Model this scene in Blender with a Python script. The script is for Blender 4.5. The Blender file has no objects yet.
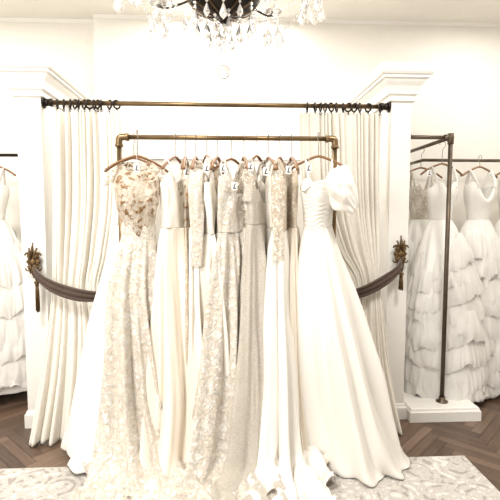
import bpy, math, random
from mathutils import Vector, Matrix, noise
pi=math.pi; tau=2*pi
scene=bpy.context.scene; col=scene.collection

# ---------------- materials ----------------
def newmat(name):
    m=bpy.data.materials.new(name); m.use_nodes=True
    nt=m.node_tree; b=nt.nodes['Principled BSDF']; return m,nt,b
def N(nt,t,**kw):
    n=nt.nodes.new(t)
    for k,v in kw.items(): setattr(n,k,v)
    return n
def ramp(nt,stops):
    r=N(nt,'ShaderNodeValToRGB'); e=r.color_ramp.elements
    while len(e)<len(stops): e.new(.5)
    for i,(p,c) in enumerate(stops):
        e[i].position=p; e[i].color=(*c,1)
    return r
def plain(name,c,rough=.5,metal=0,sheen=0,bump=0,bscale=60,var=.04,alpha=1):
    m,nt,b=newmat(name)
    tc=N(nt,'ShaderNodeTexCoord'); no=N(nt,'ShaderNodeTexNoise'); no.inputs['Scale'].default_value=bscale*.15
    no.inputs['Detail'].default_value=3
    nt.links.new(tc.outputs['Object'],no.inputs['Vector'])
    r=ramp(nt,[(.3,tuple(x*(1-var) for x in c)),(.7,tuple(min(1,x*(1+var)) for x in c))])
    nt.links.new(no.outputs['Fac'],r.inputs['Fac']); nt.links.new(r.outputs['Color'],b.inputs['Base Color'])
    b.inputs['Roughness'].default_value=rough; b.inputs['Metallic'].default_value=metal
    if sheen: b.inputs['Sheen Weight'].default_value=sheen
    if alpha<1: b.inputs['Alpha'].default_value=alpha
    if bump:
        n2=N(nt,'ShaderNodeTexNoise'); n2.inputs['Scale'].default_value=bscale; n2.inputs['Detail'].default_value=4
        nt.links.new(tc.outputs['Object'],n2.inputs['Vector'])
        bp=N(nt,'ShaderNodeBump'); bp.inputs['Strength'].default_value=bump; bp.inputs['Distance'].default_value=.01
        nt.links.new(n2.outputs['Fac'],bp.inputs['Height']); nt.links.new(bp.outputs['Normal'],b.inputs['Normal'])
    return m
def lace(name,hi,lo,scale=22,strength=.6,thr=.5,rough=.6,net=1.0,mid=None):
    m,nt,b=newmat(name)
    tc=N(nt,'ShaderNodeTexCoord')
    dn=N(nt,'ShaderNodeTexNoise'); dn.inputs['Scale'].default_value=scale*.5
    nt.links.new(tc.outputs['Object'],dn.inputs['Vector'])
    mx=N(nt,'ShaderNodeMixRGB'); mx.inputs['Fac'].default_value=.12
    nt.links.new(tc.outputs['Object'],mx.inputs['Color1']); nt.links.new(dn.outputs['Color'],mx.inputs['Color2'])
    v=N(nt,'ShaderNodeTexVoronoi'); v.inputs['Scale'].default_value=scale
    nt.links.new(mx.outputs['Color'],v.inputs['Vector'])
    v2=N(nt,'ShaderNodeTexVoronoi',feature='DISTANCE_TO_EDGE'); v2.inputs['Scale'].default_value=scale*2.6
    nt.links.new(mx.outputs['Color'],v2.inputs['Vector'])
    ma=N(nt,'ShaderNodeMath',operation='MULTIPLY_ADD'); ma.inputs[1].default_value=-1.3
    nt.links.new(v.outputs['Distance'],ma.inputs[0]); 
    m2=N(nt,'ShaderNodeMath',operation='MULTIPLY'); m2.inputs[1].default_value=1.6
    nt.links.new(v2.outputs['Distance'],m2.inputs[0]); 
    m3=N(nt,'ShaderNodeMath',operation='ADD'); m3.inputs[1].default_value=.78
    nt.links.new(m2.outputs[0],m3.inputs[0]); nt.links.new(m3.outputs[0],ma.inputs[2])
    st=[(thr-.1,lo),(thr+.08,hi)]
    if mid: st=[(thr-.1,lo),(thr,mid),(thr+.12,hi)]
    r=ramp(nt,st)
    nt.links.new(ma.outputs[0],r.inputs['Fac']); nt.links.new(r.outputs['Color'],b.inputs['Base Color'])
    b.inputs['Roughness'].default_value=rough
    if net<1:
        mr=N(nt,'ShaderNodeMapRange'); mr.inputs['From Min'].default_value=thr-.08; mr.inputs['From Max'].default_value=thr+.04
        mr.inputs['To Min'].default_value=net; mr.inputs['To Max'].default_value=1
        nt.links.new(ma.outputs[0],mr.inputs['Value']); nt.links.new(mr.outputs[0],b.inputs['Alpha'])
    bp=N(nt,'ShaderNodeBump'); bp.inputs['Strength'].default_value=strength; bp.inputs['Distance'].default_value=.006
    nt.links.new(ma.outputs[0],bp.inputs['Height']); nt.links.new(bp.outputs['Normal'],b.inputs['Normal'])
    return m
M_wall=plain('wall_paint',(.80,.765,.70),.7,bump=.05,bscale=90,var=.01)
M_trim=plain('trim_paint',(.82,.795,.745),.45,var=.01)
M_ceil=plain('ceiling_paint',(.80,.77,.71),.8,var=.01)
M_curt=plain('curtain_linen',(.79,.745,.665),.85,sheen=.1,bump=.08,bscale=250,var=.03)
M_satin=plain('ivory_satin',(.80,.765,.70),.36,sheen=.08,var=.01)
M_white=plain('white_crepe',(.81,.785,.735),.5,sheen=.08,var=.01)
M_beige=plain('champagne_satin',(.79,.71,.60),.38,sheen=.08,var=.02)
M_cream=plain('cream_crepe',(.80,.75,.67),.45,sheen=.08,var=.02)
M_tulle=plain('white_tulle',(.82,.795,.75),.85,sheen=.2,var=.03)
M_tullesheer=plain('sheer_white_tulle',(.84,.815,.77),.85,sheen=.2,var=.03,alpha=.82)
M_chif=plain('sheer_chiffon',(.83,.775,.685),.7,sheen=.2,var=.03,alpha=.6)
M_lace=lace('floral_lace',(.87,.845,.79),(.72,.64,.535),36,1.0,.5)
M_lace2=lace('fine_lace',(.85,.805,.725),(.65,.53,.39),50,.8,.5)
M_lace3=lace('beaded_lace',(.88,.845,.775),(.72,.635,.52),85,.8,.42,.35)
M_sheer=lace('sheer_lace',(.86,.81,.72),(.70,.59,.46),38,.6,.5,.6,.4)
M_illus=lace('gold_illusion_lace',(.20,.105,.038),(.80,.71,.58),24,.9,.56,.5,.33,(.50,.34,.19))
M_velvet=plain('brown_velvet',(.062,.034,.022),.75,sheen=.25,var=.15)
M_brass=plain('aged_brass_pipe',(.19,.128,.066),.38,.85,var=.25)
M_iron=plain('grey_iron_pipe',(.12,.092,.066),.45,.8,var=.25)
M_dark=plain('dark_bronze',(.018,.012,.009),.4,.6,var=.3)
M_gold=plain('antique_gold',(.13,.078,.035),.45,.75,var=.35)
M_wood=plain('hanger_wood',(.22,.11,.045),.45,var=.15)
M_steel=plain('hook_steel',(.25,.21,.17),.3,1,var=.05)
M_paper=plain('tag_paper',(.86,.84,.80),.7,var=.01)
M_ink=plain('ink',(.02,.015,.01),.6)
M_candle=plain('candle_sleeve',(.8,.74,.6),.5)
def crystal():
    m,nt,b=newmat('cut_crystal')
    b.inputs['Base Color'].default_value=(.99,.96,.92,1); b.inputs['Roughness'].default_value=.02
    b.inputs['Transmission Weight'].default_value=.75; b.inputs['IOR'].default_value=1.55
    no=N(nt,'ShaderNodeTexNoise'); no.inputs['Scale'].default_value=90
    bp=N(nt,'ShaderNodeBump'); bp.inputs['Strength'].default_value=.15
    nt.links.new(no.outputs['Fac'],bp.inputs['Height']); nt.links.new(bp.outputs['Normal'],b.inputs['Normal'])
    return m
M_crys=crystal()
def bulbmat():
    m,nt,b=newmat('bulb_glow'); b.inputs['Emission Color'].default_value=(1,.85,.6,1); b.inputs['Emission Strength'].default_value=14
    return m
M_bulb=bulbmat()
def plankmat():
    m,nt,b=newmat('herringbone_oak')
    at=N(nt,'ShaderNodeAttribute'); at.attribute_name='tone'
    uv=N(nt,'ShaderNodeAttribute'); uv.attribute_name='grain'
    mp=N(nt,'ShaderNodeVectorMath',operation='MULTIPLY'); mp.inputs[1].default_value=(3,60,1)
    nt.links.new(uv.outputs['Vector'],mp.inputs[0])
    no=N(nt,'ShaderNodeTexNoise'); no.inputs['Scale'].default_value=1; no.inputs['Detail'].default_value=5
    nt.links.new(mp.outputs[0],no.inputs['Vector'])
    md=N(nt,'ShaderNodeMath',operation='MULTIPLY_ADD'); md.inputs[1].default_value=.5
    nt.links.new(no.outputs['Fac'],md.inputs[0]); nt.links.new(at.outputs['Fac'],md.inputs[2])
    r=ramp(nt,[(.2,(.034,.019,.012)),(.6,(.115,.070,.045)),(1,(.24,.165,.115))])
    nt.links.new(md.outputs[0],r.inputs['Fac']); nt.links.new(r.outputs['Color'],b.inputs['Base Color'])
    b.inputs['Roughness'].default_value=.32
    return m
def rugmat():
    m,nt,b=newmat('faded_rug')
    tc=N(nt,'ShaderNodeTexCoord')
    v=N(nt,'ShaderNodeTexVoronoi'); v.inputs['Scale'].default_value=4.2; v.inputs['Randomness'].default_value=.35
    n=N(nt,'ShaderNodeTexNoise'); n.inputs['Scale'].default_value=11; n.inputs['Detail'].default_value=6; n.inputs['Distortion'].default_value=1.4
    nt.links.new(tc.outputs['Object'],v.inputs['Vector']); nt.links.new(tc.outputs['Object'],n.inputs['Vector'])
    m1=N(nt,'ShaderNodeMath',operation='MULTIPLY'); m1.inputs[1].default_value=34; nt.links.new(v.outputs['Distance'],m1.inputs[0])
    m2=N(nt,'ShaderNodeMath',operation='SINE'); nt.links.new(m1.outputs[0],m2.inputs[0])
    md=N(nt,'ShaderNodeMath',operation='MULTIPLY_ADD'); md.inputs[1].default_value=.08
    nt.links.new(m2.outputs[0],md.inputs[0]); nt.links.new(n.outputs['Fac'],md.inputs[2])
    r=ramp(nt,[(.36,(.33,.30,.265)),(.46,(.54,.505,.46)),(.54,(.43,.395,.355)),(.64,(.62,.585,.54))])
    nt.links.new(md.outputs[0],r.inputs['Fac']); nt.links.new(r.outputs['Color'],b.inputs['Base Color'])
    b.inputs['Roughness'].default_value=.95
    n2=N(nt,'ShaderNodeTexNoise'); n2.inputs['Scale'].default_value=300
    nt.links.new(tc.outputs['Object'],n2.inputs['Vector'])
    bp=N(nt,'ShaderNodeBump'); bp.inputs['Strength'].default_value=.4; bp.inputs['Distance'].default_value=.005
    nt.links.new(n2.outputs['Fac'],bp.inputs['Height']); nt.links.new(bp.outputs['Normal'],b.inputs['Normal'])
    return m

# ---------------- mesh builder ----------------
def frame(d):
    d=d.normalized(); a=Vector((0,0,1)) if abs(d.z)<.9 else Vector((1,0,0))
    u=d.cross(a).normalized(); return u,d.cross(u).normalized()
def cr(p0,p1,p2,p3,t):
    return .5*((2*p1)+(-p0+p2)*t+(2*p0-5*p1+4*p2-p3)*t*t+(-p0+3*p1-3*p2+p3)*t**3)
def spline(pts,n):
    k=len(pts); out=[]
    for i in range(n):
        s=i/(n-1)*(k-1); j=min(int(s),k-2); t=s-j
        P=[pts[max(0,j-1)],pts[j],pts[j+1],pts[min(k-1,j+2)]]
        out.append(tuple(cr(P[0][q],P[1][q],P[2][q],P[3][q],t) for q in range(len(pts[0]))))
    return out
class MB:
    def __init__(s): s.v=[]; s.f=[]
    def grid(s,rows,closed=True,cap0=False,cap1=False):
        b=len(s.v); m=len(rows[0])
        for r in rows: s.v.extend(tuple(p) for p in r)
        for i in range(len(rows)-1):
            for j in range(m if closed else m-1):
                k=(j+1)%m
                s.f.append((b+i*m+j,b+i*m+k,b+(i+1)*m+k,b+(i+1)*m+j))
        if cap0: s.f.append(tuple(b+j for j in range(m))[::-1])
        if cap1: s.f.append(tuple(b+(len(rows)-1)*m+j for j in range(m)))
        return s
    def tube(s,path,r,n=10,cap=True,flat=None):
        P=[Vector(p) for p in path]; rows=[]; u=None
        for i,p in enumerate(P):
            d=(P[min(i+1,len(P)-1)]-P[max(0,i-1)])
            if u is None: u,w=frame(d)
            else:
                dn=d.normalized(); u=(u-dn*u.dot(dn)).normalized(); w=dn.cross(u)
            rr=r[i] if isinstance(r,(list,tuple)) else r
            fl=flat if flat else 1
            rows.append([p+u*(math.cos(a)*rr)+w*(math.sin(a)*rr*fl) for a in [tau*k/n for k in range(n)]])
        return s.grid(rows,True,cap,cap)
    def lathe(s,prof,c=(0,0,0),n=24):
        rows=[[(c[0]+r*math.cos(tau*k/n),c[1]+r*math.sin(tau*k/n),c[2]+z) for k in range(n)] for r,z in prof]
        return s.grid(rows,True,True,True)
    def box(s,a,b_):
        x0,y0,z0=a;x1,y1,z1=b_
        rows=[[(x0,y0,z),(x1,y0,z),(x1,y1,z),(x0,y1,z)] for z in (z0,z1)]
        return s.grid(rows,True,True,True)
    def torus(s,c,R,r,ax='x',n=20,m=8):
        rows=[]
        for i in range(n+1):
            a=tau*i/n; row=[]
            for j in range(m):
                b=tau*j/m; q=R+r*math.cos(b); h=r*math.sin(b)
                p={'x':(h,q*math.cos(a),q*math.sin(a)),'y':(q*math.cos(a),h,q*math.sin(a)),'z':(q*math.cos(a),q*math.sin(a),h)}[ax]
                row.append((c[0]+p[0],c[1]+p[1],c[2]+p[2]))
            rows.append(row)
        return s.grid(rows)
    def ball(s,c,rx,ry=None,rz=None,n=12,m=8):
        ry=ry or rx; rz=rz or rx
        rows=[[(c[0]+rx*math.sin(a)*math.cos(tau*k/n),c[1]+ry*math.sin(a)*math.sin(tau*k/n),c[2]-rz*math.cos(a)) for k in range(n)] for a in [max(.02,min(pi-.02,pi*i/m)) for i in range(m+1)]]
        return s.grid(rows,True,True,True)
    def obj(s,name,mat,parent=None,loc=(0,0,0),smooth=True,solid=0,rot=0,bevel=0,**props):
        me=bpy.data.meshes.new(name); me.from_pydata(s.v,[],s.f); me.update()
        if smooth:
            me.polygons.foreach_set('use_smooth',[True]*len(me.polygons))
        me.materials.append(mat)
        o=bpy.data.objects.new(name,me); col.objects.link(o)
        o.location=loc; o.rotation_euler=(0,0,rot)
        if parent: o.parent=parent
        if solid:
            md=o.modifiers.new('thickness','SOLIDIFY'); md.thickness=solid; md.offset=0
        if bevel:
            md=o.modifiers.new('edge','BEVEL'); md.width=bevel; md.segments=2; md.limit_method='ANGLE'
        for k,v in props.items(): o[k]=v
        return o
def root(name,loc,rot=0,**props):
    o=bpy.data.objects.new(name,None); o.empty_display_size=.05; col.objects.link(o)
    o.location=loc; o.rotation_euler=(0,0,rot)
    for k,v in props.items(): o[k]=v
    return o
S=dict(kind='structure')

# ---------------- room shell ----------------
def box_obj(name,a,b,mat,bevel=0,**p):
    c=tuple((a[i]+b[i])/2 for i in range(2))+(a[2],)
    return MB().box(tuple(a[i]-c[i] for i in range(3)),tuple(b[i]-c[i] for i in range(3))).obj(name,mat,loc=c,smooth=False,bevel=bevel,**p)
CZ=3.42
box_obj('wall_back',(-1.22,1.05,0),(3.2,1.2,CZ),M_wall,**S)
box_obj('wall_back_recess',(-3.2,1.17,0),(-1.22,1.3,CZ),M_wall,**S)
box_obj('wall_left',(-3.3,-4.6,0),(-3.2,1.3,CZ),M_wall,**S)
box_obj('wall_right',(3.2,-4.6,0),(3.3,1.2,CZ),M_wall,**S)
box_obj('ceiling',(-3.3,-4.6,CZ),(3.3,1.3,CZ+.1),M_ceil,**S)
LW=(-1.48,-1.31); RW=(1.22,1.37)
def partition(side,x0,x1,yb):
    box_obj('wall_niche_'+side,(x0,0,0),(x1,yb,2.45),M_trim,**S)
    prof=[(.0,2.41),(.022,2.415),(.022,2.440),(.012,2.445),(.012,2.455),(.035,2.462),(.038,2.485),(.05,2.515),(.070,2.540),(.080,2.556),(.095,2.563),(.095,2.58),(.108,2.585),(.118,2.60),(.118,2.655),(.11,2.66)]
    return [[(x0-o,0-o,z),(x1+o,0-o,z),(x1+o,yb,z),(x0-o,yb,z)] for o,z in prof]
trows=partition('left',*LW,1.05)
MB().grid(trows,True,True,True).obj('trim_1',M_trim,smooth=False,**S)
trows=partition('right',*RW,1.05)
MB().grid(trows,True,True,True).obj('trim_2',M_trim,smooth=False,**S)
def plinth(name,x0,x1,y0,y1,h):
    prof=[(.02,0),(.02,h-.03),(.012,h-.02),(.008,h-.005),(.001,h)]
    rows=[[(x0-o,y0-o,z),(x1+o,y0-o,z),(x1+o,y1,z),(x0-o,y1,z)] for o,z in prof]
    return MB().grid(rows,True,True,True).obj(name,M_trim,smooth=False,**S)
plinth('baseboard_niche_left',*LW,0,1.05,.13)
plinth('baseboard_niche_right',*RW,0,1.05,.12)
for nm,a,b in [('baseboard_back',(-1.28,1.035,0),(1.19,1.05,.14)),('baseboard_right',(1.4,1.035,0),(3.2,1.05,.14)),('baseboard_left',(-3.2,1.155,0),(-1.5,1.17,.14))]:
    box_obj(nm,a,b,M_trim,**S)
def cornice(name,x0,x1,y):
    rows=[[(x,y-o,z) for o,z in [(0,CZ-.03),(.008,CZ-.03),(.012,CZ-.02),(.02,CZ-.01),(.025,CZ),(0,CZ)]] for x in (x0,x1)]
    MB().grid(rows,True,True,True).obj(name,M_trim,smooth=False,**S)
cornice('trim_3',-1.22,3.2,1.05); cornice('trim_4',-3.2,-1.22,1.17)
def panel_frame(name,x0,x1,z0,z1,y):
    b=MB()
    for a,c in [((x0,z0),(x1,z0+.04)),((x0,z1-.04),(x1,z1)),((x0,z0+.04),(x0+.04,z1-.04)),((x1-.04,z0+.04),(x1,z1-.04))]:
        b.box((a[0],y-.02,a[1]),(c[0],y,c[1]))
    b.obj(name,M_trim,smooth=False,**S)
panel_frame('trim_5',-.75,.15,.3,2.15,1.05); panel_frame('trim_6',.22,1.0,.3,2.15,1.05)

def floor():
    W=.072;n=6;R=70; b=MB(); tone=[];grain=[]; rnd=random.Random(3)
    c45=math.cos(pi/4)
    b.v+= [(-3.3,-4.6,-.004),(3.3,-4.6,-.004),(3.3,1.3,-.004),(-3.3,1.3,-.004)]; b.f.append((0,1,2,3)); tone+=[-.4]*4; grain+=[(0,0,0)]*4
    for i in range(-R,R):
        for j in range(-R,R):
            r=(i-j)%(2*n)
            if r==0: x0,y0,x1,y1,h=i,j,i+n,j+1,1
            elif r==2*n-1: x0,y0,x1,y1,h=i,j,i+1,j+n,0
            else: continue
            g=.02
            P=[(x0+g,y0+g),(x1-g,y0+g),(x1-g,y1-g),(x0+g,y1-g)]
            Q=[((px-py)*c45*W,(px+py)*c45*W-1.2) for px,py in P]
            if not all(-3.25<q[0]<3.25 and -4.55<q[1]<1.28 for q in Q): continue
            k=len(b.v); b.v+=[(q[0],q[1],0) for q in Q]; b.f.append((k,k+1,k+2,k+3))
            t=rnd.uniform(.1,.45)+(.10 if h else 0); o=rnd.random()*50
            tone+=[t]*4
            L=n*W
            gg=[(0,0),(L,0),(L,W),(0,W)] if h else [(0,0),(0,W),(L,W),(L,0)]
            grain+=[(a+o,c+o*3,0) for a,c in gg]
    o=b.obj('floor',plankmat(),smooth=False,**S); me=o.data
    a=me.attributes.new('tone','FLOAT','POINT'); a.data.foreach_set('value',tone)
    a=me.attributes.new('grain','FLOAT_VECTOR','POINT'); a.data.foreach_set('vector',[x for g in grain for x in g])
floor()
def rug():
    x0,x1,y0,y1=-2.6,1.55,-3.4,-.57
    b=MB(); cx,cy=(x0+x1)/2,(y0+y1)/2
    prof=[(0,0),(0,.006),(.004,.009)]
    rows=[[(x0+o-cx,y0+o-cy,z),(x1-o-cx,y0+o-cy,z),(x1-o-cx,y1-o-cy,z),(x0+o-cx,y1-o-cy,z)] for o,z in prof]
    b.grid(rows,True,True,True)
    b.obj('area_rug',rugmat(),loc=(cx,cy,.001),smooth=False,label='faded grey and ivory patterned area rug on the wood floor',category='rug')
rug()
o=plinth('display_platform',1.412,1.93,-.06,.27,.105)
del o['kind']; o['label']='low white painted platform carrying the iron pipe rack'; o['category']='platform'

# ---------------- curtain rod, rings, curtains ----------------
RZ=2.385; RY=.045
rod=root('curtain_rod',(-.045,RY,RZ),label='aged brass pipe curtain rod with flanged ends',category='curtain rod')
MB().tube([(-1.255,0,0),(1.255,0,0)],.017,16).obj('pipe',M_brass,rod)
for s in (-1,1):
    b=MB()
    b.tube([(s*1.263,0,0),(s*1.255,0,0)],.042,20); b.tube([(s*1.255,0,0),(s*1.225,0,0)],.026,16)
    b.tube([(s*1.215,0,0),(s*1.20,0,0)],.03,12)
    b.obj('flange',M_dark,rod)
rnd=random.Random(5)
ringmesh=None
def ringset(xs,grp):
    global ringmesh
    for x in xs:
        if ringmesh is None:
            b=MB(); b.torus((0,0,-.008),.029,.0065,'x'); b.ball((0,0,-.042),.007); b.torus((0,0,-.052),.008,.0025,'y',10,5)
            o=b.obj('curtain_ring',M_dark,loc=(x,RY,RZ)); ringmesh=o.data
        else:
            o=bpy.data.objects.new('curtain_ring',ringmesh); col.objects.link(o); o.location=(x,RY,RZ)
        o.rotation_euler=(0,0,rnd.uniform(-.9,.9))
        o['label']='dark bronze curtain ring sliding on the brass rod'; o['category']='curtain ring'; o['group']=grp
ringset([-1.21,-1.165,-1.12,-1.085,-1.06,-1.02,-.985,-.95,-.925,-.90,-.84,-.79],'rings carrying the curtain beside the tall gown end')
ringset([.60,.66,.70,.735,.78,.82,.87,.91,.955,.995,1.06,1.15],'rings carrying the other curtain')
def curtain(name,label,keys,n,seed):
    rnd=random.Random(seed); ph=rnd.random()*6; rows=[]
    K=spline(keys,90); m=380
    for i,(z,xa,xb,ym,am) in enumerate(K):
        t=i/89; row=[]
        for j in range(m):
            s=j/(m-1); sw=s+.035*math.sin(tau*2.3*s+ph)+.018*math.sin(tau*5*s+ph*2)
            q=noise.noise(Vector((s*8,t*2.0,seed)))
            q2=noise.noise(Vector((s*3,t*1.2,seed+5)))
            a=tau*n*sw+ph+.5*math.sin(3*t+ph+s*4)+3.0*q*t+2*q2*t
            f=math.sin(a)*(.9+1.5*q)+.18*math.sin(2*a+1)+.5*math.sin(.37*a+ph+2*t)*t+.8*q+.8*q2
            x=xa+(xb-xa)*s+.3*am*math.cos(a)
            row.append((x,ym+am*f,max(z,.004)))
        rows.append(row)
    return MB().grid(rows,False).obj(name,M_curt,solid=.003,label=label,category='curtain')
curtain('curtain','pleated ivory linen curtain tied back beside the lace gown',
 [(2.335,-1.25,-.78,.05,.013),(2.2,-1.25,-.77,.05,.022),(1.7,-1.25,-.77,.03,.028),(1.3,-1.25,-.82,-.02,.024),(1.07,-1.25,-.87,-.05,.018),(.85,-1.26,-.82,-.08,.028),(.45,-1.30,-.76,-.14,.040),(.01,-1.36,-.72,-.22,.052)],12,2)
curtain('curtain','pleated ivory linen curtain tied back beside the satin ball gown',
 [(2.335,.54,1.17,.05,.013),(2.2,.54,1.17,.05,.022),(1.7,.57,1.17,.03,.028),(1.35,.70,1.17,0,.024),(1.1,.89,1.15,-.05,.018),(.85,.86,1.16,-.08,.028),(.45,.80,1.20,-.12,.038),(.01,.76,1.28,-.2,.052)],14,8)
def tieback(path,med,label):
    r=root('curtain_tieback',(med[0],med[1],med[2]),label=label,category='curtain tieback')
    P=spline(path,40); rows=[]
    for i,p in enumerate(P):
        t=i/39; w=.022+.026*math.sin(pi*min(1,t*1.15))
        row=[]
        q=Vector(P[min(i+1,39)])-Vector(P[max(0,i-1)]); q.z=0
        nrm=Vector((q.y,-q.x,0)).normalized()
        if nrm.y>0: nrm=-nrm
        for k in range(28):
            a=tau*k/28
            cc=math.cos(a); dz=w*cc; off=.009*math.sin(a)+.007*math.sin(cc*8+t*3)
            row.append((p[0]+nrm.x*off-med[0],p[1]+nrm.y*off-med[1],p[2]+dz-med[2]))
        rows.append(row)
    MB().grid(rows,True,True,True).obj('sash',M_velvet,r)
    b=MB()
    rows=[]
    for rr_,yy in [(.001,-.030),(.010,-.029),(.016,-.022),(.018,-.016),(.026,-.020),(.034,-.013),(.036,-.004),(.03,0)]:
        rows.append([((rr_*(1+.10*math.cos(8*a)*(rr_>.02)))*math.cos(a),yy-.003*math.cos(16*a)*(rr_>.02),1.15*(rr_*(1+.10*math.cos(8*a)*(rr_>.02)))*math.sin(a)) for a in [tau*k/64 for k in range(64)]])
    b.grid(rows,True,True,True)
    for sgn in (1,-1):
        for k in range(5):
            a=sgn*pi/2+(k-2)*.38; L=[.062,.078,.10,.078,.062][k]*(1 if sgn>0 else .85)
            path=[(math.cos(a)*q*L*.72,-.006-.016*math.sin(q*3),math.sin(a)*q*L) for q in (.35,.5,.7,.85,1)]
            b.tube(path,[.007,.012,.013,.009,.003],8,flat=.6)
            b.ball((math.cos(a)*L*.72,-.010,math.sin(a)*L),.0055)
    for sx in (-1,1):
        for sz in (-1,1):
            P2=[(sx*(.028+.016*math.cos(q)*(1-q/9)),-.012,sz*(.035+.018*math.sin(q)*(1-q/9))) for q in [i*.5 for i in range(12)]]
            b.tube(P2,.0045,7)
    b.tube([(0,.022,0),(0,-.01,0)],.016,10)
    b.v=[(x*1.3,y*1.15,z*1.3) for x,y,z in b.v]
    b.obj('medallion',M_gold,r)
    b=MB(); rr=random.Random(1)
    tx=.035 if med[0]<0 else -.006; L=.20 if med[0]<0 else .11
    b.tube(spline([(0,-.03,-.05),(tx*.5,-.045,-.09),(tx,-.05,-.14)],10),.005,6)
    b.tube(spline([(.01,-.03,-.05),(tx*.5+.012,-.045,-.10),(tx,-.05,-.14)],10),.004,6)
    b.lathe([(.002,0),(.016,-.006),(.019,-.018),(.011,-.030),(.017,-.036)],(tx,-.05,-.13),12)
    for k in range(26):
        a=tau*k/26; q=rr.uniform(.4,1)
        b.tube([(tx+.010*math.cos(a)*q,-.05+.008*math.sin(a)*q,-.163),(tx+.015*math.cos(a)*q,-.05+.012*math.sin(a)*q,-.21),(tx+.017*math.cos(a)*q,-.05+.013*math.sin(a)*q,-.163-L*rr.uniform(.85,1))],.0027,5)
    b.obj('tassel',M_gold,r)
tieback([(-1.385,-.035,1.22),(-1.33,-.10,1.15),(-1.22,-.155,1.085),(-1.08,-.17,1.035),(-.95,-.15,1.01),(-.86,-.09,1.01),(-.84,0,1.03)],(-1.385,-.028,1.245),'brown velvet tieback with antique gold medallion and long tassel')
tieback([(1.30,-.035,1.26),(1.27,-.10,1.2),(1.2,-.14,1.14),(1.08,-.155,1.07),(.97,-.145,1.02),(.88,-.09,1.0),(.87,0,1.0)],(1.30,-.028,1.29),'brown velvet tieback with antique gold medallion and short tassel')

# ---------------- racks ----------------
RKX=(-.68,.71); RKY=-.38; RKZ=2.075
rack=root('garment_rack',((RKX[0]+RKX[1])/2,RKY,0),label='aged brass pipe garment rack loaded with bridal gowns',category='garment rack')
hw=(RKX[1]-RKX[0])/2
MB().tube([(-hw+.02,0,RKZ),(hw-.02,0,RKZ)],.0155,16).obj('top_rail',M_brass,rack)
for s in (-1,1):
    MB().tube([(s*hw,0,.03),(s*hw,0,RKZ-.02)],.0155,16).obj('post',M_brass,rack)
    b=MB(); b.tube(spline([(s*hw,0,RKZ-.05),(s*hw,0,RKZ-.02),(s*(hw-.006),0,RKZ-.004),(s*(hw-.025),0,RKZ),(s*(hw-.055),0,RKZ)],14),.021,14)
    b.tube([(s*hw,0,RKZ-.062),(s*hw,0,RKZ-.045)],.025,14); b.tube([(s*(hw-.045),0,RKZ),(s*(hw-.062),0,RKZ)],.025,14)
    b.obj('elbow_fitting',M_brass,rack)
    MB().tube([(s*hw,-.22,.03),(s*hw,.22,.03)],.0155,14).obj('foot',M_brass,rack)
MB().tube([(-hw+.02,.0,.12),(hw-.02,.0,.12)],.013,12).obj('bottom_rail',M_brass,rack)
IX,IY,IZ=1.70,.05,2.165
irack=root('garment_rack',(IX,IY,.105),label='grey iron pipe garment rack standing on the white platform',category='garment rack')
b=MB(); b.lathe([(.045,0),(.045,.008),(.024,.012),(.024,.04),(.017,.042)]); b.obj('flange',M_iron,irack)
H=IZ-.105
MB().tube([(0,0,.02),(0,0,H-.01)],.0165,16).obj('post',M_iron,irack)
MB().tube([(0,0,H),(0,.93,H)],.015,14).obj('top_rail',M_iron,irack)
MB().tube([(0,0,H),(-.33,0,H)],.015,14).obj('side_rail',M_iron,irack)
b=MB(); b.ball((0,0,H),.025,n=16); b.tube([(0,0,H-.05),(0,0,H+.03)],.023,14); b.tube([(0,0,H),(0,.05,H)],.022,14); b.tube([(-.05,0,H),(.0,0,H)],.022,14); b.obj('tee_fitting',M_iron,irack)
MB().tube([(-.318,0,H),(-.328,0,H)],.035,16).obj('wall_flange',M_iron,irack)
MB().tube([(0,.925,H),(0,.934,H)],.035,16).obj('wall_flange',M_iron,irack)
r2=root('wall_rail',(2.35,.75,2.08),label='iron pipe hanging rail reaching to the side wall with gowns',category='rail')
MB().tube([(-.55,0,0),(.84,0,0)],.014,14).obj('pipe',M_iron,r2)
b=MB(); b.tube([(-.55,-.012,0),(-.55,.29,0)],.014,12); b.obj('bracket',M_iron,r2)
b=MB(); b.tube([(.83,0,0),(.849,0,0)],.035,14); b.obj('wall_flange',M_iron,r2)
r3=root('wall_rail',(-2.4,.75,2.10),label='dark iron hanging rail holding tulle gowns in the side bay',category='rail')
MB().tube([(-.79,0,0),(.72,0,0)],.014,14).obj('pipe',M_dark,r3)
b=MB(); b.tube([(.72,-.012,0),(.72,.41,0)],.014,12); b.obj('bracket',M_dark,r3)

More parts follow.
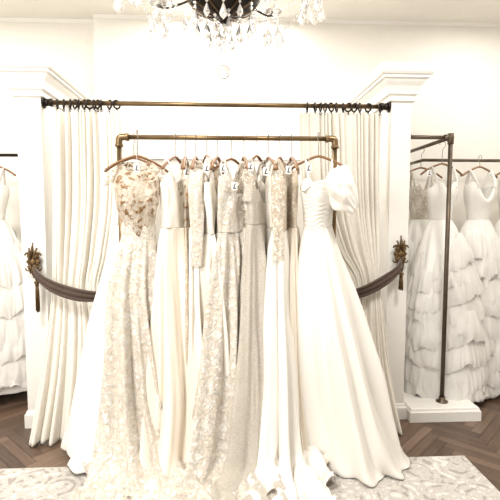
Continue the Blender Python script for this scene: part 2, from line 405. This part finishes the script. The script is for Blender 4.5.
# ---------------- gowns & hangers ----------------
def hanger(x,y,z,rail_z,rot,hookworld=pi/2,half=.19,mat=None,label=None):
    r=root('clothes_hanger',(x,y,z),rot,label=label or 'wooden clothes hanger with steel hook on the pipe rail',category='hanger',group='hangers on the rails')
    b=MB(); P=[(-half,0,-.085),(-half*.7,0,-.045),(-half*.3,0,-.01),(0,0,.006),(half*.3,0,-.01),(half*.7,0,-.045),(half,0,-.085)]
    b.tube(spline(P,25),.011,10,flat=.75); b.obj('arms',mat or M_wood,r)
    L=rail_z-z; q=[(0,0),(0,L-.05),(.022,L-.016),(.024,L+.006),(.012,L+.024),(-.008,L+.025),(-.022,L+.012),(-.025,L-.004)]
    a=hookworld-rot
    b=MB(); b.tube(spline([(math.cos(a)*k,math.sin(a)*k,zz) for k,zz in q],24),.0026,6); b.obj('hook',M_steel,r)
    return r
def loftrows(ctrl,n,nth,nz,seed,top=None,sharp=.3,soft=1.0,cr_=0.5):
    rnd=random.Random(seed); p=[rnd.random()*tau for _ in range(8)]
    K=spline(ctrl,nz); rows=[]
    for i,(z,w,d,xo,yo,a) in enumerate(K):
        t=i/(nz-1); row=[]; a=max(a,0)
        for j in range(nth):
            th=tau*j/nth; ct,st=math.cos(th),math.sin(th)
            tt=th+.22*math.sin(2*th+p[0])+.12*math.sin(3*th+p[1])
            nz1=noise.noise(Vector((ct*2.2+seed,st*2.2,t*2.2)))
            nz2=noise.noise(Vector((ct*5+seed,st*5,t*7)))
            F=(1+.9*nz1)*(math.sin(n*tt+p[2]+.8*math.sin(2.2*t+p[3])+2*nz1)+sharp*math.sin(2*n*tt+p[4]+t))+.5*math.sin((n//2+1)*tt+p[5]+1.5*t)+soft*(.9*nz1+.35*nz2)
            off=a*F
            nx,ny=ct/max(w,.01),st/max(d,.01); L=math.hypot(nx,ny); nx/=L;ny/=L
            x=xo+w*ct+nx*off; y=yo+d*st+ny*off; zz=z
            if top: zz+=top(th,t)
            if z<.16 and a>.005:
                k=1-z/.16
                c=abs(noise.noise(Vector((x*7+seed,y*7,seed))))+.5*abs(noise.noise(Vector((x*17,y*17+seed,2))))
                zz+=k*a*3.2*c*cr_+max(0,.25*a*(F+1))*k*cr_
            row.append((x,y,max(zz,.012)))
        rows.append(row)
    return rows
def sweetheart(th,t):
    w=max(0,(t-.55)/.45)
    phi=(th+pi/2+pi)%tau-pi
    return w*(.035*math.exp(-((abs(phi)-.55)/.35)**2)-.045*math.exp(-(phi/.22)**2)-.05*(1-math.cos(phi))/2)
def vneck(th,t):
    w=max(0,(t-.4)/.6)
    phi=(th+pi/2+pi)%tau-pi
    return w*(-.13*math.exp(-(phi/.42)**2)-.09*math.exp(-((abs(phi)-pi)/.6)**2)+.03*math.exp(-((abs(phi)-.9)/.3)**2))
GR='gowns hanging on the rails'
def gown(label,x,y,rot,skirt,bodice,ms,mb,n=12,seed=1,neck=sweetheart,straps=None,mstrap=None,sleeve=None,nth=240,group=GR,cat='wedding dress',over=None,bn=6,cr_=.5,stop=None):
    r=root('wedding_dress',(x,y,0),rot,label=label,category=cat,group=group)
    MB().grid(loftrows(skirt,n,nth,90,seed,stop,cr_=cr_)).obj('skirt',ms,r,solid=.003)
    MB().grid(loftrows(bodice,bn,96,34,seed,neck)).obj('bodice',mb,r,solid=.003)
    if over:
        sk=[(z if z>.1 else .10,w+.022,d+.018,xo*.8,yo*.8-.005,a*1.3) for z,w,d,xo,yo,a in skirt[:-1]]
        MB().grid(loftrows(sk,n+2,nth,70,seed+3)).obj('overskirt',over,r)
    zt,w,d,xo,yo,_=bodice[-1]
    if straps:
        sw,top=straps
        for s in (-1,1):
            P=[(xo+s*w*.55,yo-d*.85,zt-.02),(xo+s*w*.66,yo-d*.7,zt+.03),(xo+s*w*.72,yo-.012,top),(xo+s*w*.72,yo+.012,top),(xo+s*w*.62,yo+d*.7,zt+.02),(xo+s*w*.5,yo+d*.9,zt-.06)]
            MB().tube(spline(P,24),sw,8,flat=.3).obj('strap',mstrap or mb,r)
    if sleeve:
        mat,L,rad=sleeve
        for s in (-1,1):
            P=[(xo+s*w*.75,yo,zt+.01,.03),(xo+s*(w+.02),yo-.01,zt-.06,rad*1.25),(xo+s*(w+.03),yo-.015,zt-.10-L*.5,rad),(xo+s*(w+.028),yo-.02,zt-.10-L,rad*.9)]
            Q=spline(P,40); rows=[]
            for i,q in enumerate(Q):
                rows.append([(q[0]+q[3]*.75*math.cos(a)*(1+.12*math.sin(3*a+i*.2)),q[1]+q[3]*math.sin(a)*(1+.15*math.sin(4*a+i*.35)),q[2]) for a in [tau*k/28 for k in range(28)]])
            MB().grid(rows,True,True,False).obj('sleeve',mat,r)
    return r
def tag(x,y,z,rot,ch='L'):
    r=root('size_tag',(x,y,z),rot,label='white paper size tag with a handwritten black letter',category='tag',group='size tags on the gowns')
    b=MB(); b.box((-.017,-.0008,-.03),(.017,.0008,.018)); b.obj('card',M_paper,r,smooth=False)
    b=MB(); b.tube([(0,0,.014),(.002,0,.04),(0,0,.07)],.001,5); b.obj('string',M_paper,r)
    cu=bpy.data.curves.new('letter','FONT'); cu.body=ch; cu.size=.045; cu.align_x='CENTER'; cu.extrude=.0003; cu.offset=.0012; cu.shear=.3
    t=bpy.data.objects.new('tmp',cu); col.objects.link(t)
    dg=bpy.context.evaluated_depsgraph_get(); dg.update()
    me=bpy.data.meshes.new_from_object(t.evaluated_get(dg)); bpy.data.objects.remove(t)
    me.materials.clear(); me.materials.append(M_ink)
    o=bpy.data.objects.new('lettering',me); col.objects.link(o); o.parent=r; o.location=(0,-.0016,-.021); o.rotation_euler=(pi/2,0,0)

HZ=1.945
gown('plain white satin A-line gown with a wide sweeping skirt',-.60,-.30,.05,
 [(1.52,.11,.07,0,0,.0),(1.35,.15,.10,-.01,0,.008),(1.0,.22,.15,-.04,-.02,.018),(.6,.29,.20,-.06,-.05,.024),(.2,.35,.25,-.07,-.10,.028),(.02,.39,.29,-.06,-.13,.034)],
 [(1.52,.11,.07,0,0,0),(1.62,.115,.08,0,0,0.002),(1.70,.12,.09,0,0,0.002),(1.74,.12,.085,0,0,0)],M_white,M_white,9,11,straps=(.01,1.90))
hanger(-.60,-.32,HZ+.0,RKZ,.05)
def scoop(th,t):
    w=max(0,(t-.70)/.30); phi=(th+pi/2+pi)%tau-pi
    return w*(-.13*math.exp(-(phi/.8)**2))
def waisted(th,t):
    w=max(0,1-t*9); phi=(th+pi/2+pi)%tau-pi
    return w*(.018*math.sin(9*th)+.03*math.exp(-((abs(phi)-.9)/.4)**2)-.035*math.exp(-(phi/.35)**2)+.03*noise.noise(Vector((th*3,1,2))))
A1=gown('white floral lace gown with sheer gold illusion bodice and long train',-.545,-.50,.12,
 [(1.50,.104,.078,0,-.004,0),(1.44,.104,.078,0,0,.001),(1.32,.128,.09,-.012,0,.006),(1.1,.155,.11,-.03,-.01,.013),(.75,.195,.14,-.01,-.03,.022),(.42,.25,.17,.02,-.06,.029),(.16,.33,.22,.08,-.14,.034),(.05,.42,.29,.15,-.25,.036),(.03,.49,.34,.20,-.31,.042),(.015,.56,.38,.24,-.36,.040)],
 [(1.44,.098,.07,0,0,0),(1.54,.102,.076,0,-.01,0.002),(1.66,.128,.10,0,-.02,0.004),(1.76,.142,.09,0,-.008,0.004),(1.835,.150,.055,0,0,.002),(1.88,.118,.035,0,0,0),(1.905,.09,.03,0,0,0)],M_lace,M_illus,10,12,neck=scoop,nth=320,cr_=1,stop=waisted)
for s in (-1,1):
    rows=[]
    for i in range(20):
        t=i/19
        rows.append([(s*(.125+.05*t)+ (.038+.012*math.sin(t*3))*math.cos(a)*.8,-.01+(.048-.006*t)*math.sin(a)*(1+.1*math.sin(5*a)),1.865-.10*t+ .01*math.cos(a)*s*-1) for a in [tau*k/30 for k in range(30)]])
    MB().grid(rows).obj('cap_sleeve',M_sheer,A1)
hanger(-.545,-.49,HZ-.01,RKZ,.35)
gown('champagne satin slip gown with soft vertical folds',-.325,-.42,1.05,
 [(1.5,.12,.060,0,0,.006),(1.3,.15,.072,0,0,.014),(.9,.18,.095,-.03,-.04,.026),(.45,.22,.13,-.08,-.09,.034),(.1,.28,.16,-.16,-.13,.038),(.03,.36,.20,-.22,-.15,.038),(.015,.43,.25,-.27,-.17,.038)],
 [(1.5,.12,.060,0,0,.005),(1.62,.125,.06,0,0,.006),(1.75,.13,.06,0,0,.006),(1.82,.12,.05,0,0,.004)],M_beige,M_cream,8,21,neck=vneck,straps=(.008,1.91),cr_=1)
hanger(-.325,-.38,HZ,RKZ,1.25)
def edge(label,x,y,rot,ms,mb,seed,w=.14,d=.05,hem=.10,train=0,side=0,neck=vneck,straps=(.01,1.91),sleeve=None,n=11,zt=1.83,dz=0,over=None,fa=1,lean=0,wz=1.5):
    d*=1.18
    sk=[(wz,w,d,0,0,.006*fa),(1.3,w+.025,d+.018,0,0,.016*fa),(.9,w+.06,d*.6+hem*.35+.014,-.03-train*.1,-side*.25,.025*fa),(.45,w+.09,d*.3+hem*.7+.01,-.06-train*.3,-side*.6,.031*fa),(.14,w+.11,hem+.01,-.08-train*.6,-side*.85,.035*fa),(.04,w+.13+train*.3,hem+.04+train*.3,-.11-train,-side,.040*fa),(.015,w+.16+train*.45,hem+.07+train*.55,-.13-train*1.2,-side*1.1,.042*fa)]
    bo=[(wz,w,d,0,0,.004),(wz+.12,w+.005,d+.006,0,-lean*.3,.008),(zt-.09,w+.01,d+.012,0,-lean*.7,.010),(zt,w,d+.004,0,-lean,.008)]
    gown(label,x,y,rot,sk,bo,ms,mb,n,seed,neck=neck,straps=straps,sleeve=sleeve,over=over,cr_=1 if train else .6,bn=4)
    hanger(x,RKY,HZ+dz,RKZ,rot,half=.17)
edge('gold toned sheer lace gown with plunging neckline',-.262,-.34,1.6,M_lace2,M_illus,30,w=.13,d=.026,hem=.05,n=9,zt=1.80)
edge('ivory fine lace gown with long sheer lace sleeves',-.195,-.38,1.5,M_cream,M_lace2,31,w=.12,d=.03,hem=.09,sleeve=(M_lace,.5,.038),n=9,side=.04,zt=1.86,lean=.01)
edge('cream crepe gown with narrow folded skirt',-.125,-.41,1.85,M_cream,M_cream,32,w=.14,d=.032,hem=.10,n=9,dz=.01,side=.05,zt=1.78,lean=-.015,wz=1.46)
edge('ivory satin sheath gown with thin straps',-.055,-.33,1.35,M_beige,M_lace2,33,w=.14,d=.028,hem=.07,n=9,side=-.02,zt=1.85)
edge('white floral lace mermaid gown with long scalloped train',.035,-.45,.80,M_lace,M_lace,34,w=.12,d=.052,hem=.17,train=.26,side=.10,n=8,dz=-.01,zt=1.81,lean=.01,wz=1.47)
edge('cream chiffon gown with sheer overskirt and open neckline',.115,-.34,1.7,M_cream,M_sheer,35,w=.15,d=.03,hem=.06,train=.04,n=10,over=M_chif,zt=1.86,sleeve=(M_sheer,.30,.035))
edge('beaded ivory gown with rows of sparkling beads',.20,-.43,1.1,M_lace3,M_lace3,36,w=.13,d=.042,hem=.15,train=.22,side=.10,n=8,dz=.01,zt=1.77,lean=-.01,wz=1.52)
edge('ivory satin gown with plain narrow skirt',.275,-.35,1.8,M_satin,M_cream,37,w=.14,d=.03,hem=.08,n=8,zt=1.87,lean=.01)
edge('sequined lace gown with long sheer sleeves',.35,-.43,1.25,M_satin,M_lace2,38,w=.12,d=.04,hem=.13,train=.20,side=.07,n=8,sleeve=(M_sheer,.42,.034),zt=1.82,wz=1.48)
edge('cream satin gown with lace bodice',.425,-.34,1.65,M_beige,M_lace2,39,w=.14,d=.03,hem=.08,train=.05,n=9,zt=1.86)
def strapband(th,t):
    w=max(0,(t-.5)/.5); phi=(th+pi/2+pi)%tau-pi
    return w*(-.03*math.exp(-(phi/.3)**2)-.03*(1-math.cos(phi))/2)
R=gown('ivory satin ball gown with pleated bodice and oversized shoulder bow',.585,-.47,-.08,
 [(1.515,.088,.07,0,0,0),(1.42,.11,.09,.005,0,.006),(1.18,.16,.13,.03,-.01,.014),(.8,.22,.18,.08,-.03,.022),(.4,.275,.22,.15,-.05,.028),(.1,.325,.25,.21,-.08,.03),(.015,.345,.26,.24,-.09,.032)],
 [(1.515,.088,.07,0,0,0),(1.6,.093,.078,0,0,0),(1.7,.108,.09,0,-.01,0),(1.79,.112,.085,0,-.01,0)],M_satin,M_satin,6,44,neck=strapband,straps=(.018,1.905),mstrap=M_satin,nth=300,cr_=.1)
rows=[]
for i in range(110):
    t=i/109; z=1.505+.27*t
    w=.092+.024*t-.012*math.sin(pi*t)*(1-t); d=.076+.022*t; row=[]
    for q in range(96):
        th=tau*q/96; nn=noise.noise(Vector((math.cos(th)*2,math.sin(th)*2,t*3)))
        pl=.0016*math.sin(tau*11*t+3.8*math.sin(th+.5)+5*nn)+.004*nn
        row.append(((w+pl)*math.cos(th),(d+pl)*math.sin(th)-.01*t,z+.03*math.sin(th+.8)*(1-.4*t)+(.03*math.exp(-((((th+pi/2+pi)%tau-pi)-.1)/.8)**2))*t))
    rows.append(row)
MB().grid(rows).obj('pleated_wrap',M_satin,R)
def lobe(L,Rr,dirv,c,n=9,squash=.55,sd=0,droop=.06,rib=.13):
    d=Vector(dirv).normalized(); u,w=frame(d); rows=[]
    for i in range(50):
        t=i/49; r=Rr*(.22+.90*math.sin(pi*min(1,t**.75)*.95)); row=[]
        for k in range(110):
            a=tau*k/110; nn=noise.noise(Vector((math.cos(a)*1.5+sd,math.sin(a)*1.5,t*2.6))); n2=noise.noise(Vector((math.cos(a)*3+sd,math.sin(a)*3,t*5)))
            pl=math.sin(n*a+3*nn)*(1-t*.7)*rib+.5*nn*t+.3*n2*t
            row.append(tuple(Vector(c)+d*(L*t)+u*(math.cos(a)*r*(1+pl))+w*(math.sin(a)*r*squash*(1+pl))+Vector((0,0,-droop*t*t))))
        rows.append(row)
    return rows
b=MB(); b.grid(lobe(.20,.112,(.66,-.15,-.38),(.05,-.06,1.825),5,.9,9,.11,.11),True,True,True)
b.obj('puff_sleeve',M_satin,R)
b=MB(); b.grid(lobe(.07,.032,(-.5,-.4,-.5),(-.06,-.05,1.80),5,.7,5,.03,.08),True,True,True)
b.obj('puff_sleeve',M_satin,R)
hanger(.585,-.46,HZ,RKZ,-.25)
for x,y,z,rt in [(-.53,-.60,1.865,.1),(-.245,-.5,1.85,.2),(-.12,-.53,1.87,.1),(-.02,-.56,1.87,-.2),(.05,-.58,1.76,.1),(.15,-.55,1.88,-.1),(.24,-.58,1.85,.15),(.38,-.57,1.86,.1),(.50,-.59,1.87,-.1),(-.66,-.44,1.84,.3)]:
    tag(x,y,z,rt)

gr='tulle gowns in the side bays'
def tulle(label,x,y,rot,sc,seed,hem=.12,mb=M_lace,rail=IZ,hook=0,sx=0,zt=1.84,straps=(.02,1.95),nk=sweetheart,nt_=9):
    sk=[(1.54,.10*sc,.08,0,0,0),(1.42,.17*sc,.12,sx*.1,0,.006),(1.1,.27*sc,.17,sx*.3,-.02,.012),(.75,.35*sc,.20,sx*.6,-.03,.015),(.4,.385*sc,.225,sx*.9,-.04,.016),(hem,.385*sc,.235,sx,-.05,.016)]
    r=gown(label,x,y,rot,sk,
     [(1.54,.095*sc,.075,0,0,0),(1.62,.11*sc,.082,0,0,.001),(1.75,.148*sc,.10,0,-.012,.001),(zt,.15*sc,.088,0,-.012,.001)],M_tulle,mb,8,seed,neck=nk,straps=straps,nth=240,group=gr)
    # gathered organza flounces, each a short flared band overlapping the next
    K=spline(sk,200); rnd=random.Random(seed)
    def at(z):
        return min(K,key=lambda q:abs(q[0]-z))
    b=MB(); z0=1.36; step=(z0-hem-.04)/nt_
    for k in range(nt_):
        zt_=z0-step*k; h=step*1.75; ph=rnd.random()*tau; ph2=rnd.random()*tau; rows=[]
        for i in range(12):
            s=i/11; z=max(zt_-h*s,hem-.02)
            q=at(max(z,hem)); row=[]
            for j in range(300):
                th=tau*j/300; ct,st=math.cos(th),math.sin(th)
                n1=noise.noise(Vector((ct*2+seed,st*2,k*3.1))); n2=noise.noise(Vector((ct*5+seed,st*5,k*5.7+s*.8))); n3=noise.noise(Vector((ct*11,st*11+seed,k*7.7+s)))
                rip=math.sin(17*th+ph+5*n1)*.5+math.sin(29*th+ph2+6*n2)*.3+1.1*n2+.6*n3
                fl=.008+.040*s**.8*(1+.5*n1)-.018*s**5
                off=fl+.014*s*rip
                tz=.055*math.sin(th+ph)+.035*math.sin(2*th+ph2)+.06*n1+.030*n2*s+.012*s*rip
                nx,ny=ct/q[1],st/q[2]; L=math.hypot(nx,ny); nx/=L;ny/=L
                row.append((q[3]+q[1]*ct+nx*off,q[4]+q[2]*st+ny*off,max(z+tz,max(.02,hem-.05))))
            rows.append(row)
        b.grid(rows)
    b.obj('flounces',M_tullesheer,r)
    hanger(x,y,2.0,rail,rot,hookworld=hook)
tulle('white tiered tulle ball gown with sweetheart satin bodice',1.80,.38,.12,.88,51,mb=M_white,sx=.05,zt=1.82)
tulle('white tulle gown with beaded lace bodice',1.76,.70,-.1,.78,52,mb=M_lace,sx=.15)
tulle('white tiered tulle gown with wide straps on the wall rail',2.25,.60,.2,.98,53,rail=2.08,hook=pi/2,mb=M_white,nk=vneck,hem=.05)
tulle('ivory tulle gown hanging close to the side wall',2.62,.72,.1,.82,54,rail=2.08,hook=pi/2,mb=M_white,hem=.03)
tulle('white tiered tulle gown hanging in the side bay',-1.98,.62,.1,.90,55,rail=2.10,hook=pi/2,mb=M_white,hem=.10)
tulle('ivory lace and tulle gown in the side bay',-2.32,.68,.3,.9,56,rail=2.10,hook=pi/2,mb=M_lace,hem=.03)
tag(1.62,.22,1.92,.1); tag(1.78,.22,1.88,.2); tag(2.0,.45,1.93,.1); 

# ---------------- chandelier ----------------
CX,CY=-.01,-.93
ch=root('chandelier',(CX,CY,CZ),label='dark bronze chandelier hung with clear cut crystals',category='chandelier')
def zz(z): return z-CZ
def zu(z): return z-CZ+.04
MB().lathe([(.001,0),(.07,0),(.07,-.015),(.05,-.03),(.015,-.04)]).obj('ceiling_rose',M_dark,ch)
b=MB(); b.tube([(0,0,-.03),(0,0,zz(3.0))],.008,10); b.lathe([(.008,zz(3.02)),(.03,zz(2.99)),(.018,zz(2.95)),(.018,zz(2.90)),(.035,zz(2.86)),(.02,zz(2.82)),(.03,zz(2.79)),(.05,zz(2.77)),(.03,zz(2.75)),(.02,zz(2.70))]); b.obj('column',M_dark,ch)
b=MB(); b.lathe([(.02,zu(2.67)),(.17,zu(2.685)),(.19,zu(2.675)),(.187,zu(2.65)),(.165,zu(2.61)),(.12,zu(2.583)),(.06,zu(2.57)),(.03,zu(2.555)),(.02,zu(2.54)),(.024,zu(2.53)),(.006,zu(2.515))],n=36)
b.obj('bowl',M_dark,ch)
b=MB()
for k in range(12):
    a=tau*k/12
    b.tube(spline([(math.cos(a)*r_,math.sin(a)*r_,zu(z_)) for r_,z_ in [(.195,2.675),(.19,2.645),(.165,2.605),(.12,2.577),(.05,2.56)]],10),[.0025]*5+[.004]*5,6)
    b.ball((math.cos(a)*.195,math.sin(a)*.195,zu(2.672)),.010)
b.obj('bowl_ornament',M_gold,ch)
def pend(scale):
    b=MB(); z=0
    for k in range(2):
        b.lathe([(.001,z),(.006,z-.005),(.006,z-.008),(.001,z-.013)],n=6); z-=.015
    b.lathe([(.001,z),(.004,z-.006),(.012,z-.026),(.0145,z-.036),(.011,z-.045),(.001,z-.055)],n=8)
    return b
proto=pend(1.0).obj('crystal_pendant',M_crys,ch,smooth=False); pm=proto.data
first=[True]
def putp(x,y,z,s=1.0,rz=0):
    if first[0]: o=proto; first[0]=False
    else:
        o=bpy.data.objects.new('crystal_pendant',pm); col.objects.link(o); o.parent=ch
    o.location=(x,y,z); o.scale=(s,s,s); o.rotation_euler=(0,0,rz)
rc=random.Random(9); AR=.47
for k in range(8):
    a=tau*k/8+.12; ca,sa=math.cos(a),math.sin(a)
    P=[(.03,2.79),(.14,2.75),(.27,2.735),(.40,2.74),(AR,2.765)]
    MB().tube(spline([(ca*r_,sa*r_,zz(z_)) for r_,z_ in P],24),.006,8).obj('arm',M_dark,ch)
    b=MB(); b.lathe([(.012,zz(2.755)),(.05,zz(2.775)),(.055,zz(2.785)),(.02,zz(2.78))],(ca*AR,sa*AR,0),16); b.obj('bobeche',M_crys,ch)
    b=MB(); b.tube([(ca*AR,sa*AR,zz(2.78)),(ca*AR,sa*AR,zz(2.87))],.012,10); b.obj('candle_sleeve',M_candle,ch)
    b=MB(); b.lathe([(.004,zz(2.87)),(.014,zz(2.89)),(.012,zz(2.91)),(.002,zz(2.94))],(ca*AR,sa*AR,0),10); b.obj('bulb',M_bulb,ch)
    for q in range(6):
        t=tau*q/6; putp(ca*AR+.052*math.cos(t),sa*AR+.052*math.sin(t),zz(2.765)-rc.uniform(0,.08),rc.uniform(1.3,1.8),t)
    putp(ca*.27,sa*.27,zz(2.725)-.03*(k%2),1.3,a)
    a2=a+tau/8
    for r1,dip in ((.20,.07),(AR-.03,.13)):
        b=MB(); p0=Vector((ca*(AR-.03),sa*(AR-.03),zz(2.76))); p1=Vector((math.cos(a2)*r1,math.sin(a2)*r1,zz(2.73 if r1<.3 else 2.76)))
        for q in range(16):
            t=q/15; p=p0.lerp(p1,t); p.z-=dip*math.sin(pi*t)
            b.ball(tuple(p),.0065,n=6,m=4)
        b.obj('crystal_swag',M_crys,ch,smooth=False)
for k in range(12):
    a=tau*k/12; putp(.16*math.cos(a),.16*math.sin(a),zz(2.635),1.15+.25*(k%2),a)
for k in range(8):
    a=tau*k/8+.3; putp(.09*math.cos(a),.09*math.sin(a),zz(2.60)-.02*(k%2),1.5,a)
b=MB()
for k in range(8): b.ball((0,0,zz(2.555)-k*.026),.011,n=8,m=6)
b.obj('crystal_chain',M_crys,ch,smooth=False)
b=MB(); b.ball((0,0,zz(2.320)),.038,n=12,m=8); b.obj('crystal_ball',M_crys,ch,smooth=False)

# ---------------- lights ----------------
def area(name,loc,rot,size,power,color=(1,.975,.94),sy=None):
    l=bpy.data.lights.new(name,'AREA'); l.energy=power; l.size=size; l.color=color
    if sy: l.shape='RECTANGLE'; l.size_y=sy
    o=bpy.data.objects.new(name,l); col.objects.link(o); o.location=loc; o.rotation_euler=rot; return o
K=1.08
area('added_overhead_light',(-1.4,-1.7,3.38),(0,0,0),.45,78*K)  # all overhead area lamps here are added for key and fill, without fittings
area('added_overhead_light',(1.4,-1.7,3.38),(0,0,0),.45,56*K)
area('added_overhead_light',(0,.45,3.38),(0,0,0),1.0,42*K)  # added to brighten the niche behind the rack
area('added_overhead_light',(-2.3,.2,3.38),(0,0,0),.6,19*K)
area('added_overhead_light',(2.3,.2,3.38),(0,0,0),.6,16*K)
area('added_front_fill',(-2.2,-4.2,2.2),(math.radians(80),0,math.radians(-28)),1.4,92*K,(1,.985,.96),1.5)  # added frontal fill from behind the camera; no window is there
w=bpy.data.worlds.new('world'); scene.world=w; w.use_nodes=True
w.node_tree.nodes['Background'].inputs[0].default_value=(1,.96,.90,1); w.node_tree.nodes['Background'].inputs[1].default_value=.2*K
scene.view_settings.view_transform='Standard'

cam=bpy.data.cameras.new('camera'); co=bpy.data.objects.new('camera',cam); col.objects.link(co)
co.location=(0,-3.33,1.58); co.rotation_euler=(math.radians(90-4.45),0,math.radians(-3)); cam.lens=32.4; cam.sensor_width=36
scene.camera=co
